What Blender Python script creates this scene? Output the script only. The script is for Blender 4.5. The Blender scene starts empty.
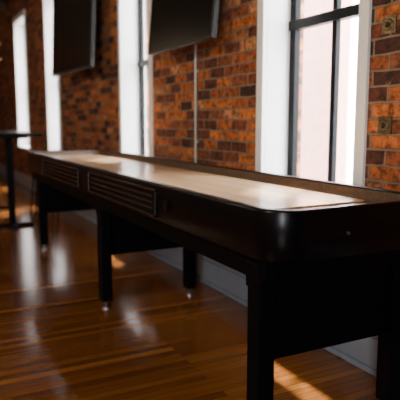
import bpy, bmesh, math, random
from mathutils import Vector, Matrix
random.seed(4)
scene=bpy.context.scene
col=scene.collection

# ------------------------------------------------ materials
def newmat(name):
    m=bpy.data.materials.new(name); m.use_nodes=True
    nt=m.node_tree; b=nt.nodes['Principled BSDF']
    return m,nt,b
def plain(name,c,rough=.5,metal=0,noise=.0,scale=30,coat=0,spec=.5,emit=None,es=0,bump=0):
    m,nt,b=newmat(name)
    b.inputs['Base Color'].default_value=(*c,1)
    b.inputs['Roughness'].default_value=rough
    b.inputs['Metallic'].default_value=metal
    b.inputs['Coat Weight'].default_value=coat
    b.inputs['Specular IOR Level'].default_value=spec
    if emit:
        b.inputs['Emission Color'].default_value=(*emit,1); b.inputs['Emission Strength'].default_value=es
    if noise>0 or bump>0:
        g=nt.nodes.new('ShaderNodeNewGeometry')
        n=nt.nodes.new('ShaderNodeTexNoise'); n.inputs['Scale'].default_value=scale; n.inputs['Detail'].default_value=5
        nt.links.new(g.outputs['Position'],n.inputs['Vector'])
        r=nt.nodes.new('ShaderNodeValToRGB')
        r.color_ramp.elements[0].position=.3; r.color_ramp.elements[1].position=.7
        r.color_ramp.elements[0].color=(*[x*(1-noise) for x in c],1)
        r.color_ramp.elements[1].color=(*[min(1,x*(1+noise)) for x in c],1)
        nt.links.new(n.outputs['Fac'],r.inputs['Fac']); nt.links.new(r.outputs['Color'],b.inputs['Base Color'])
        if bump>0:
            bp=nt.nodes.new('ShaderNodeBump'); bp.inputs['Strength'].default_value=bump; bp.inputs['Distance'].default_value=.002
            nt.links.new(n.outputs['Fac'],bp.inputs['Height']); nt.links.new(bp.outputs['Normal'],b.inputs['Normal'])
    return m
def ramp(nt,cols):
    r=nt.nodes.new('ShaderNodeValToRGB'); e=r.color_ramp.elements
    e[0].position=cols[0][0]; e[0].color=(*cols[0][1],1)
    e[1].position=cols[-1][0]; e[1].color=(*cols[-1][1],1)
    for p,c in cols[1:-1]:
        k=e.new(p); k.color=(*c,1)
    return r
def mixc(nt,fac,a,b,mode='MIX'):
    n=nt.nodes.new('ShaderNodeMix'); n.data_type='RGBA'; n.blend_type=mode
    for s,v in ((0,fac),(6,a),(7,b)):
        if hasattr(v,'links'): nt.links.new(v,n.inputs[s])
        else: n.inputs[s].default_value=v if s==0 else (*v,1)
    return n.outputs[2]

def brick_mat(name,axis='x',dark=1.0):
    m,nt,b=newmat(name)
    g=nt.nodes.new('ShaderNodeNewGeometry'); s=nt.nodes.new('ShaderNodeSeparateXYZ'); c=nt.nodes.new('ShaderNodeCombineXYZ')
    nt.links.new(g.outputs['Position'],s.inputs[0])
    nt.links.new(s.outputs['X' if axis=='x' else 'Y'],c.inputs['X']); nt.links.new(s.outputs['Z'],c.inputs['Y'])
    # small wobble
    nz=nt.nodes.new('ShaderNodeTexNoise'); nz.inputs['Scale'].default_value=9; nt.links.new(c.outputs[0],nz.inputs['Vector'])
    vm=nt.nodes.new('ShaderNodeVectorMath'); vm.operation='MULTIPLY_ADD'
    nt.links.new(nz.outputs['Color'],vm.inputs[0]); vm.inputs[1].default_value=(.016,.016,0); nt.links.new(c.outputs[0],vm.inputs[2])
    def bt(c1,c2,mo):
        t=nt.nodes.new('ShaderNodeTexBrick'); t.inputs['Scale'].default_value=1
        t.inputs['Brick Width'].default_value=.19; t.inputs['Row Height'].default_value=.069
        t.inputs['Mortar Size'].default_value=.0065; t.inputs['Mortar Smooth'].default_value=.35
        t.inputs['Color1'].default_value=c1; t.inputs['Color2'].default_value=c2; t.inputs['Mortar'].default_value=mo
        t.offset=.5; nt.links.new(vm.outputs[0],t.inputs['Vector']); return t
    t=bt((0,0,0,1),(1,1,1,1),(.5,.5,.5,1))
    d=dark
    r=ramp(nt,[(0,(.04*d,.015*d,.010*d)),(.25,(.17*d,.042*d,.018*d)),(.45,(.42*d,.112*d,.027*d)),(.65,(.62*d,.185*d,.040*d)),(.82,(.20*d,.054*d,.023*d)),(1,(.58*d,.25*d,.10*d))])
    nt.links.new(t.outputs['Color'],r.inputs['Fac'])
    n2=nt.nodes.new('ShaderNodeTexNoise'); n2.inputs['Scale'].default_value=22; n2.inputs['Detail'].default_value=8; n2.inputs['Roughness'].default_value=.7
    nt.links.new(c.outputs[0],n2.inputs['Vector'])
    r2=ramp(nt,[(.40,(.12,.10,.10)),(.56,(1,1,1)),(.75,(1.35,1.3,1.2))])
    nt.links.new(n2.outputs['Fac'],r2.inputs['Fac'])
    cc=mixc(nt,.85,r.outputs['Color'],r2.outputs['Color'],'MULTIPLY')
    # pale residue
    n3=nt.nodes.new('ShaderNodeTexNoise'); n3.inputs['Scale'].default_value=14; n3.inputs['Detail'].default_value=10; n3.inputs['Roughness'].default_value=.75
    nt.links.new(g.outputs['Position'],n3.inputs['Vector'])
    r3=ramp(nt,[(.60,(0,0,0)),(.70,(.55,.55,.55))]); nt.links.new(n3.outputs['Fac'],r3.inputs['Fac'])
    cc=mixc(nt,r3.outputs['Color'],cc,(.42*d,.32*d,.25*d))
    mort=mixc(nt,n2.outputs['Fac'],(.04*d,.03*d,.026*d),(.36*d,.27*d,.20*d))
    cc=mixc(nt,t.outputs['Fac'],cc,mort)
    nt.links.new(cc,b.inputs['Base Color']); b.inputs['Roughness'].default_value=.85
    inv=nt.nodes.new('ShaderNodeMath'); inv.operation='SUBTRACT'; inv.inputs[0].default_value=1; nt.links.new(t.outputs['Fac'],inv.inputs[1])
    ad=nt.nodes.new('ShaderNodeMath'); ad.operation='MULTIPLY_ADD'; nt.links.new(n2.outputs['Fac'],ad.inputs[0]); ad.inputs[1].default_value=.6; nt.links.new(inv.outputs[0],ad.inputs[2])
    bp=nt.nodes.new('ShaderNodeBump'); bp.inputs['Strength'].default_value=1; bp.inputs['Distance'].default_value=.015
    nt.links.new(ad.outputs[0],bp.inputs['Height']); nt.links.new(bp.outputs['Normal'],b.inputs['Normal'])
    return m

def plank_mat(name,along,width,length,cols,rough,coat,grain=(1,60),grainamt=.5,gap=.0012,coatr=.12):
    m,nt,b=newmat(name)
    g=nt.nodes.new('ShaderNodeNewGeometry'); s=nt.nodes.new('ShaderNodeSeparateXYZ'); c=nt.nodes.new('ShaderNodeCombineXYZ')
    nt.links.new(g.outputs['Position'],s.inputs[0])
    a,o=('Y','X') if along=='y' else ('X','Y')
    nt.links.new(s.outputs[a],c.inputs['X']); nt.links.new(s.outputs[o],c.inputs['Y'])
    t=nt.nodes.new('ShaderNodeTexBrick'); t.inputs['Scale'].default_value=1
    t.inputs['Brick Width'].default_value=length; t.inputs['Row Height'].default_value=width
    t.inputs['Mortar Size'].default_value=gap; t.inputs['Mortar Smooth'].default_value=.2
    t.inputs['Color1'].default_value=(0,0,0,1); t.inputs['Color2'].default_value=(1,1,1,1); t.inputs['Mortar'].default_value=(0,0,0,1)
    t.offset=.37; t.offset_frequency=2
    nt.links.new(c.outputs[0],t.inputs['Vector'])
    r=ramp(nt,cols); nt.links.new(t.outputs['Color'],r.inputs['Fac'])
    mp=nt.nodes.new('ShaderNodeVectorMath'); mp.operation='MULTIPLY'; mp.inputs[1].default_value=(grain[0],grain[1],1)
    nt.links.new(c.outputs[0],mp.inputs[0])
    n=nt.nodes.new('ShaderNodeTexNoise'); n.inputs['Scale'].default_value=2; n.inputs['Detail'].default_value=6
    nt.links.new(mp.outputs[0],n.inputs['Vector'])
    r2=ramp(nt,[(.3,(.55,.5,.45)),(.7,(1.15,1.15,1.15))]); nt.links.new(n.outputs['Fac'],r2.inputs['Fac'])
    cc=mixc(nt,grainamt,r.outputs['Color'],r2.outputs['Color'],'MULTIPLY')
    cc=mixc(nt,t.outputs['Fac'],cc,(.02,.01,.006))
    nt.links.new(cc,b.inputs['Base Color'])
    b.inputs['Roughness'].default_value=rough; b.inputs['Coat Weight'].default_value=coat; b.inputs['Coat Roughness'].default_value=coatr
    ad=nt.nodes.new('ShaderNodeMath'); ad.operation='MULTIPLY_ADD'; nt.links.new(t.outputs['Color'],ad.inputs[0]); ad.inputs[1].default_value=.4
    mu=nt.nodes.new('ShaderNodeMath'); mu.operation='MULTIPLY'; mu.inputs[1].default_value=-1; nt.links.new(t.outputs['Fac'],mu.inputs[0]); nt.links.new(mu.outputs[0],ad.inputs[2])
    bp=nt.nodes.new('ShaderNodeBump'); bp.inputs['Strength'].default_value=.35; bp.inputs['Distance'].default_value=.0015
    nt.links.new(ad.outputs[0],bp.inputs['Height']); nt.links.new(bp.outputs['Normal'],b.inputs['Normal'])
    return m

M_brick=brick_mat('brick_old'); M_brick_y=brick_mat('brick_old_end','y')
M_ext=plain('exterior_painted_brick',(.62,.34,.30),.9,noise=.12,scale=8)
M_floor=plank_mat('oak_strip_floor','y',.045,1.8,[(0,(.11,.037,.008)),(.35,(.17,.060,.012)),(.6,(.22,.084,.017)),(.85,(.13,.046,.010)),(1,(.29,.12,.028))],.17,.25,grain=(1.5,50),grainamt=.6)
M_maple=plank_mat('maple_playfield','x',.022,9,[(0,(.48,.28,.14)),(.5,(.58,.37,.20)),(1,(.66,.45,.27))],.28,.5,grain=(1,40),grainamt=.35,gap=.0004,coatr=.12)
M_black=plain('black_satin_lacquer',(.0018,.0018,.0024),.28,noise=.2,scale=40,coat=0,spec=.20)
M_black2=plain('black_laminate',(.002,.002,.0025),.5,noise=.2,scale=40,spec=.08)
M_felt=plain('brown_wood_inner',(.075,.040,.022),.55,noise=.35,scale=60)
M_gutter=plain('gutter_carpet',(.03,.024,.02),.95,noise=.3,scale=200)
M_white=plain('white_painted_wood',(.80,.80,.80),.45,noise=.04,scale=12)
M_base=plain('grey_painted_baseboard',(.30,.32,.36),.45,noise=.08,scale=10)
M_sash=plain('black_sash_paint',(.003,.004,.005),.4,noise=.2,scale=30,spec=.1)
M_metal=plain('zinc_metal',(.28,.28,.29),.4,1,noise=.08,scale=50)
M_brass=plain('aged_brass',(.16,.125,.075),.42,.8,noise=.4,scale=90)
M_conduit=plain('painted_conduit',(.42,.40,.38),.45,.2,noise=.1,scale=20)
M_tvscr=plain('tv_screen_glass',(.003,.003,.0035),.25,noise=.05,scale=5,coat=0,spec=.35)
M_tvfr=plain('tv_frame_plastic',(.004,.004,.004),.35,noise=.1,scale=30,spec=.3)
M_ceil=plain('dark_wood_ceiling',(.08,.045,.025),.8,noise=.3,scale=6)
M_plaster=plain('plaster_wall',(.10,.065,.045),.8,noise=.1,scale=5)
M_ground=plain('street_ground',(.5,.5,.48),.9,noise=.15,scale=3)
M_bulb=plain('warm_bulb',(1,.7,.4),.4,noise=.0,emit=(1,.55,.22),es=4)
M_wire=plain('black_wire',(.02,.018,.015),.6,noise=.1)
M_shade=plain('fill_pendant_metal',(.03,.03,.03),.4,.6,noise=.1)
m,nt,b=newmat('window_glass'); M_glass=m
nt.nodes.remove(b); out=nt.nodes['Material Output']
tr=nt.nodes.new('ShaderNodeBsdfTransparent'); gl=nt.nodes.new('ShaderNodeBsdfGlossy'); gl.inputs['Roughness'].default_value=.02
mx=nt.nodes.new('ShaderNodeMixShader'); mx.inputs[0].default_value=.04
nt.links.new(tr.outputs[0],mx.inputs[1]); nt.links.new(gl.outputs[0],mx.inputs[2]); nt.links.new(mx.outputs[0],out.inputs[0])

# ------------------------------------------------ mesh helpers
def empty(name,loc=(0,0,0)):
    e=bpy.data.objects.new(name,None); e.location=loc; e.empty_display_size=.1; col.objects.link(e); return e
def finish(bm,name,mats,parent=None,smooth=False,bevel=0,seg=2):
    me=bpy.data.meshes.new(name); bmesh.ops.recalc_face_normals(bm,faces=bm.faces[:]); bm.to_mesh(me); bm.free()
    for mm in (mats if isinstance(mats,list) else [mats]): me.materials.append(mm)
    o=bpy.data.objects.new(name,me); col.objects.link(o)
    if smooth:
        for p in me.polygons: p.use_smooth=True
    if bevel>0:
        md=o.modifiers.new('bevel','BEVEL'); md.width=bevel; md.segments=seg; md.limit_method='ANGLE'; md.angle_limit=.6
    if parent is not None:
        o.parent=parent
        o.matrix_parent_inverse=Matrix.Translation(-Vector(parent.location))
    return o
def addbox(bm,x0,x1,y0,y1,z0,z1,mi=0):
    vs=[bm.verts.new((x,y,z)) for x in (x0,x1) for y in (y0,y1) for z in (z0,z1)]
    for f in ((0,1,3,2),(4,6,7,5),(0,4,5,1),(2,3,7,6),(0,2,6,4),(1,5,7,3)):
        fc=bm.faces.new([vs[i] for i in f]); fc.material_index=mi
def boxes(name,lst,mat,parent=None,bevel=0):
    bm=bmesh.new()
    for l in lst: addbox(bm,*l)
    return finish(bm,name,mat,parent,bevel=bevel)
def addcyl(bm,p,r0,r1,h,axis='z',n=20,mi=0):
    rot={'z':Matrix.Identity(4),'y':Matrix.Rotation(-math.pi/2,4,'X'),'x':Matrix.Rotation(math.pi/2,4,'Y')}[axis]
    mt=Matrix.Translation(p)@rot@Matrix.Translation((0,0,h/2))
    g=bmesh.ops.create_cone(bm,cap_ends=True,segments=n,radius1=r0,radius2=r1,depth=h,matrix=mt)
    for v in g['verts']:
        for f in v.link_faces: f.material_index=mi
def rrect(x0,x1,y0,y1,r,n=12):
    pts=[]
    for cx,cy,a0 in ((x1-r,y1-r,0),(x0+r,y1-r,90),(x0+r,y0+r,180),(x1-r,y0+r,270)):
        for i in range(n+1):
            a=math.radians(a0+90*i/n); pts.append((cx+r*math.cos(a),cy+r*math.sin(a)))
    return pts

# ------------------------------------------------ room
WY=1.85; XL=-14.0; XR=2.5; YB=-5.0; H=3.45
wins=[(-2.83,-1.93),(-5.27,-4.45),(-8.52,-7.70),(-11.05,-9.95)]
ZS,ZT=.70,2.95
bm=bmesh.new()
xs=XR
segs=[]
for a,b_ in wins:
    segs.append((b_,xs)); xs=a
segs.append((XL,xs))
for a,b_ in segs: addbox(bm,a,b_,WY,WY+.32,0,H)
for a,b_ in wins:
    addbox(bm,a,b_,WY,WY+.32,0,ZS); addbox(bm,a,b_,WY,WY+.32,ZT,H)
finish(bm,'wall_right',M_brick)
boxes('wall_end',[(XL-.2,XL,YB,WY+.32,0,H)],M_brick_y)
# back wall, with an unseen opening added to light the brick from behind camera
bm=bmesh.new()
bo=(-3.0,-1.6)
addbox(bm,XR,XR+.2,YB,bo[0],0,H); addbox(bm,XR,XR+.2,bo[1],WY+.32,0,H)
addbox(bm,XR,XR+.2,bo[0],bo[1],0,.9); addbox(bm,XR,XR+.2,bo[0],bo[1],2.6,H)
finish(bm,'wall_back',M_plaster)
boxes('wall_left',[(XL,XR,YB-.3,YB,0,H)],M_plaster)
boxes('floor',[(XL-.2,XR+.2,YB-.3,WY+.32,-.1,0)],M_floor)
bm=bmesh.new(); addbox(bm,XL-.2,XR+.2,YB-.3,WY+.32,H,H+.1)
for i in range(12): addbox(bm,XL+.8+i*1.35,XL+.95+i*1.35,YB,WY,H-.18,H)
finish(bm,'ceiling',M_ceil)
boxes('baseboard_right',[(XL,XR,WY-.022,WY,0,.17),(XL,XR,WY-.034,WY,0,.03),(XL,XR,WY-.014,WY,.17,.195)],M_base,bevel=.004)
boxes('ground_outside',[(-40,20,WY+.4,30,-.6,-.5)],M_ground)
boxes('building_outside',[(-7.6,-5.84,5.0,5.25,-.5,5)],M_ext)

for i,(a,b_) in enumerate(wins):
    e=empty('window_%d'%(i+1),((a+b_)/2,WY+.15,1.8))
    c=.065; yo=WY-.018
    boxes('casing',[(a,a+c,yo,WY+.01,ZS,ZT),(b_-c,b_,yo,WY+.01,ZS,ZT),(a-.02,b_+.02,yo-.006,WY+.01,ZT-.03,ZT+.07)],M_white,e,bevel=.004)
    boxes('jamb_lining',[(a,a+c,WY+.01,WY+.24,ZS,ZT),(b_-c,b_,WY+.01,WY+.24,ZS,ZT),(a+c,b_-c,WY+.01,WY+.24,ZT-.04,ZT)],M_white,e)
    boxes('sill',[(a-.03,b_+.03,WY-.06,WY+.24,ZS-.03,ZS+.01)],M_white,e,bevel=.006)
    ia,ib=a+c,b_-c; ys=WY+.17; zm=1.70; mid=(ia+ib)/2
    bars=[(ia,ia+.05,ys,ys+.04,ZS+.01,ZT-.04),(ib-.045,ib,ys,ys+.04,ZS+.01,ZT-.04),
          (ia,ib,ys,ys+.04,ZS+.01,ZS+.08),(ia,ib,ys,ys+.04,ZT-.09,ZT-.04),(ia,ib,ys-.012,ys+.04,zm-.024,zm+.030),
          (mid-.017,mid+.017,ys+.002,ys+.035,ZS+.05,ZT-.06)]
    boxes('sash',bars,M_sash,e,bevel=.003)
    boxes('glass',[(ia+.03,ib-.03,ys+.018,ys+.022,ZS+.05,ZT-.06)],M_glass,e)

# ------------------------------------------------ shuffleboard table
T=empty('shuffleboard_table',(-3.4,1.32,0))
x0,x1,y0,y1=-5.42,-1.36,.95,1.70
zb,zt=.715,.882
bm=bmesh.new()
prof=[(.006,zb),(0,zb+.006),(0,zt-.008),(.003,zt-.002),(.009,zt),(.030,zt),(.036,zt-.003),(.038,zt-.008),(.038,.79)]
rings=[]; R=.125
for off,z in prof:
    rings.append([bm.verts.new((x,y,z)) for x,y in rrect(x0+off,x1-off,y0+off,y1-off,R-off)])
n=len(rings[0])
for k in range(len(rings)-1):
    for i in range(n):
        f=bm.faces.new((rings[k][i],rings[k][(i+1)%n],rings[k+1][(i+1)%n],rings[k+1][i])); f.smooth=True
        f.material_index=1 if k>=7 else 0
f=bm.faces.new(rings[0][::-1]); f=bm.faces.new(rings[-1]); f.material_index=2
finish(bm,'cabinet_rim',[M_black,M_felt,M_gutter],T)
# playing board with rounded ends
bm=bmesh.new()
bx=rrect(-5.22,-1.65,1.06,1.60,.03,6)
lo=[bm.verts.new((x,y,.79)) for x,y in bx]; hi=[bm.verts.new((x,y,.842)) for x,y in bx]
for i in range(len(bx)):
    j=(i+1)%len(bx); bm.faces.new((lo[i],lo[j],hi[j],hi[i]))
bm.faces.new(hi)
finish(bm,'playing_board',M_maple,T,bevel=.003)
# lower apron
boxes('apron',[(x0+.10,x1-.10,y0+.035,y0+.065,.635,zb),(x0+.10,x1-.10,y1-.065,y1-.035,.635,zb),
   (x1-.13,x1-.10,y0+.065,y1-.065,.635,zb),(x0+.10,x0+.13,y0+.065,y1-.065,.635,zb),(x0+.1,x1-.1,y0+.06,y1-.06,.69,zb)],M_black2,T,bevel=.004)
# side louvre panels (raised frame with slats)
lst=[]
for a,b_ in ((-4.60,-3.52),(-3.30,-2.25)):
    yy=y0
    lst+=[(a,b_,yy-.011,yy,.845,.857),(a,b_,yy-.011,yy,.733,.745),(a,a+.02,yy-.011,yy,.733,.857),(b_-.016,b_,yy-.011,yy,.733,.857)]
    for k in range(3):
        z=.763+k*.027
        lst.append((a+.05,b_-.045,yy-.009,yy,z,z+.011))
boxes('side_panels',lst,plain('panel_gloss_black',(.008,.008,.011),.25,noise=.1,scale=40,coat=.3),T,bevel=.003)
bm=bmesh.new()
addcyl(bm,(-2.14,y0-.012,.80),.022,.018,.014,'y',24)
addcyl(bm,(x1-.001,1.20,.80),.006,.006,.006,'x',12)
finish(bm,'hardware',M_tvfr,T)
bm=bmesh.new(); addcyl(bm,(x1-.001,1.24,.795),.006,.005,.007,'x',14); finish(bm,'end_bolt',M_metal,T)
# legs
for i,lx in enumerate((-1.525,-3.25,-5.05)):
    for j,ly in enumerate((1.02,1.63 if i==0 else 1.60)):
        w=.035
        boxes('leg_%d'%(i*2+j+1),[(lx-w,lx+w,ly-w,ly+w,.055,.64),(lx-w-.006,lx+w+.006,ly-w-.004,ly+w+.004,.60,.69)],M_black2,T,bevel=.005)
        bm=bmesh.new(); addcyl(bm,(lx,ly,.012),.008,.008,.05,n=12); addcyl(bm,(lx,ly,0),.026,.020,.014,n=24); addcyl(bm,(lx,ly,.035),.016,.016,.01,n=6)
        finish(bm,'leveling_foot_%d'%(i*2+j+1),M_metal,T)
    boxes('leg_panel_%d'%(i+1),[(lx-.015,lx+.015,1.05,1.57,.34,.69)] if i else [(lx-.015,lx+.015,1.05,1.60,.34,.69)],M_black2,T,bevel=.003)

# ------------------------------------------------ televisions
def tv(px,py,pz,w,h,yaw,tilt,wall_gap):
    e=empty('wall_television',(0,0,0))
    M=Matrix.Translation((px,py,pz))@Matrix.Rotation(yaw,4,'Z')@Matrix.Rotation(tilt,4,'X')
    bm=bmesh.new()
    addbox(bm,-w/2,w/2,0,.035,-h/2,h/2); b1=.014
    addbox(bm,-w/2,w/2,-.008,0,-h/2,-h/2+b1+.006); addbox(bm,-w/2,w/2,-.008,0,h/2-b1,h/2)
    addbox(bm,-w/2,-w/2+b1,-.008,0,-h/2,h/2); addbox(bm,w/2-b1,w/2,-.008,0,-h/2,h/2)
    addbox(bm,-w*.3,w*.3,.035,.06,-h*.3,h*.25)
    bm.transform(M); finish(bm,'housing',M_tvfr,e,bevel=.003)
    bm=bmesh.new(); addbox(bm,-w/2+b1,w/2-b1,-.003,.0,-h/2+b1,h/2-b1); bm.transform(M); finish(bm,'screen',M_tvscr,e)
    boxes('wall_mount',[(px-.2,px+.2,WY-.015,WY,pz-.15,pz+.15),(px-.03,px+.03,py+.05,WY-.01,pz-.04,pz+.04)],M_tvfr,e)
tv(-3.54,1.68,2.00,1.0,.70,0,math.radians(-5),.1)
tv(-6.17,1.62,2.16,1.36,.95,math.radians(3),math.radians(-3),.1)

# conduit
bm=bmesh.new(); addcyl(bm,(-3.63,WY-.012,.2),.009,.009,1.62,n=10)
for z in (.5,1.0,1.5): addbox(bm,-3.655,-3.605,WY-.006,WY,z,z+.02)
finish(bm,'electrical_conduit',M_conduit)

# brass wall plates
for z in (1.135,1.56):
    bm=bmesh.new(); s=.038
    addbox(bm,-1.819-s,-1.819+s,WY-.008,WY,z-s,z+s)
    addcyl(bm,(-1.819,WY-.014,z),.020,.026,.008,'y',24)
    addcyl(bm,(-1.819,WY-.034,z),.009,.012,.022,'y',16)
    for dx in (-.027,.027):
        for dz in (-.027,.027): addcyl(bm,(-1.819+dx,WY-.011,z+dz),.004,.004,.004,'y',8)
    finish(bm,'brass_wall_plate',M_brass,bevel=.002)

# ------------------------------------------------ bar table at left
def bar_table(cx,cy,lx,ly,name='bar_table'):
    e=empty(name,(cx,cy,0))
    boxes('tabletop',[(cx-lx/2,cx+lx/2,cy-ly/2,cy+ly/2,.995,1.035)],M_black,e,bevel=.006)
    lst=[]
    for sx in (-lx/2+.25,lx/2-.25):
        x=cx+sx
        lst+=[(x-.035,x+.035,cy-.035,cy+.035,.03,.995),(x-.03,x+.03,cy-ly*.36,cy+ly*.36,.0,.035),(x-.22,x+.22,cy-.03,cy+.03,0,.035),(x-.03,x+.03,cy-ly*.32,cy+ly*.32,.97,.995)]
    boxes('pedestals',lst,M_black2,e,bevel=.004)
    return e
bar_table(-7.1,.96,1.9,.62)

def stool(cx,cy):
    e=empty('bar_stool',(cx,cy,0))
    bm=bmesh.new(); addcyl(bm,(cx,cy,.70),.16,.17,.04,n=28); finish(bm,'seat',M_felt,e,bevel=.008)
    bm=bmesh.new()
    def tube(p0,p1,r0,r1,k=10,ext=1):
        d=p1-p0; mt=Matrix.Translation((p0+p1)/2)@d.to_track_quat('Z','Y').to_matrix().to_4x4()
        bmesh.ops.create_cone(bm,cap_ends=True,segments=k,radius1=r0,radius2=r1,depth=d.length*ext,matrix=mt)
    for a in range(4):
        t=math.radians(45+90*a)
        tube(Vector((cx+.11*math.cos(t),cy+.11*math.sin(t),.70)),Vector((cx+.2*math.cos(t),cy+.2*math.sin(t),0.002)),.014,.012)
    for k in range(24):
        a0=2*math.pi*k/24; a1=2*math.pi*(k+1)/24; r=.165
        tube(Vector((cx+r*math.cos(a0),cy+r*math.sin(a0),.27)),Vector((cx+r*math.cos(a1),cy+r*math.sin(a1),.27)),.009,.009,8,1.1)
    finish(bm,'legs',M_black2,e)
stool(-7.1,1.46)

# string lights
bm=bmesh.new()
for k in range(3):
    sx=-13.2+k*.6; sy=1.72; zl=2.35
    addcyl(bm,(sx,sy,zl),.003,.003,H-zl,n=5,mi=1)
    z=zl+random.random()*.1
    while z<H-.1:
        bmesh.ops.create_icosphere(bm,subdivisions=2,radius=.009,matrix=Matrix.Translation((sx+.006,sy-.010,z)))
        z+=.3
finish(bm,'string_lights',[M_bulb,M_wire])

# pendants added out of frame as warm fill for the brick wall
for i,(lx,ly) in enumerate(((-8.5,-1.2),(-4.8,-1.4),(-1.2,-1.4))):
    e=empty('fill_pendant',(lx,ly,2.6))
    bm=bmesh.new(); addcyl(bm,(lx,ly,2.55),.20,.05,.2,n=32)
    bmesh.ops.delete(bm,geom=[f for f in bm.faces if len(f.verts)>8 and f.calc_center_median().z<2.6],context='FACES')
    finish(bm,'shade',M_shade,e)
    bm=bmesh.new(); addcyl(bm,(lx,ly,2.75),.006,.006,H-2.75,n=8); finish(bm,'cord',M_wire,e)
    L=bpy.data.lights.new('fill_bulb','POINT'); L.energy=(35,75,185)[i]; L.color=(1,.74,.48); L.shadow_soft_size=.08
    o=bpy.data.objects.new('bulb',L); o.location=(lx,ly,2.50); col.objects.link(o); o.parent=e; o.matrix_parent_inverse=Matrix.Translation((-lx,-ly,-2.6))

# ------------------------------------------------ daylight
w=bpy.data.worlds.new('World'); scene.world=w; w.use_nodes=True
bg=w.node_tree.nodes['Background']; bg.inputs[0].default_value=(.94,.97,1,1); bg.inputs[1].default_value=30.0
S=bpy.data.lights.new('sun','SUN'); S.energy=26; S.angle=math.radians(3); S.color=(1,.93,.84)
so=bpy.data.objects.new('sun',S); col.objects.link(so); so.rotation_euler=Vector((.35,-.42,-1)).to_track_quat('-Z','Y').to_euler()
def portal(name,loc,sx,sy,rot):
    L=bpy.data.lights.new(name,'AREA'); L.shape='RECTANGLE'; L.size=sx; L.size_y=sy; L.cycles.is_portal=True
    o=bpy.data.objects.new(name,L); o.location=loc; o.rotation_euler=rot; col.objects.link(o); return o
for i,(a,b_) in enumerate(wins):
    portal('window_portal_%d'%i,((a+b_)/2,WY+.33,(ZS+ZT)/2),b_-a,ZT-ZS,(math.radians(-90),0,0))
portal('back_portal',(XR+.21,(bo[0]+bo[1])/2,1.75),1.7,1.4,(0,math.radians(90),0))

# ------------------------------------------------ camera
cam=bpy.data.cameras.new('camera'); cam.sensor_width=36; cam.lens=50.4
co=bpy.data.objects.new('camera',cam); col.objects.link(co); scene.camera=co
yaw=math.radians(27.3); p=math.radians(7.93)
F=Vector((-math.cos(yaw)*math.cos(p),math.sin(yaw)*math.cos(p),-math.sin(p)))
co.location=(0,0,1.15); co.rotation_euler=F.to_track_quat('-Z','Y').to_euler()
cam.clip_start=.05
cam.dof.use_dof=True; cam.dof.focus_distance=2.2; cam.dof.aperture_fstop=2.4
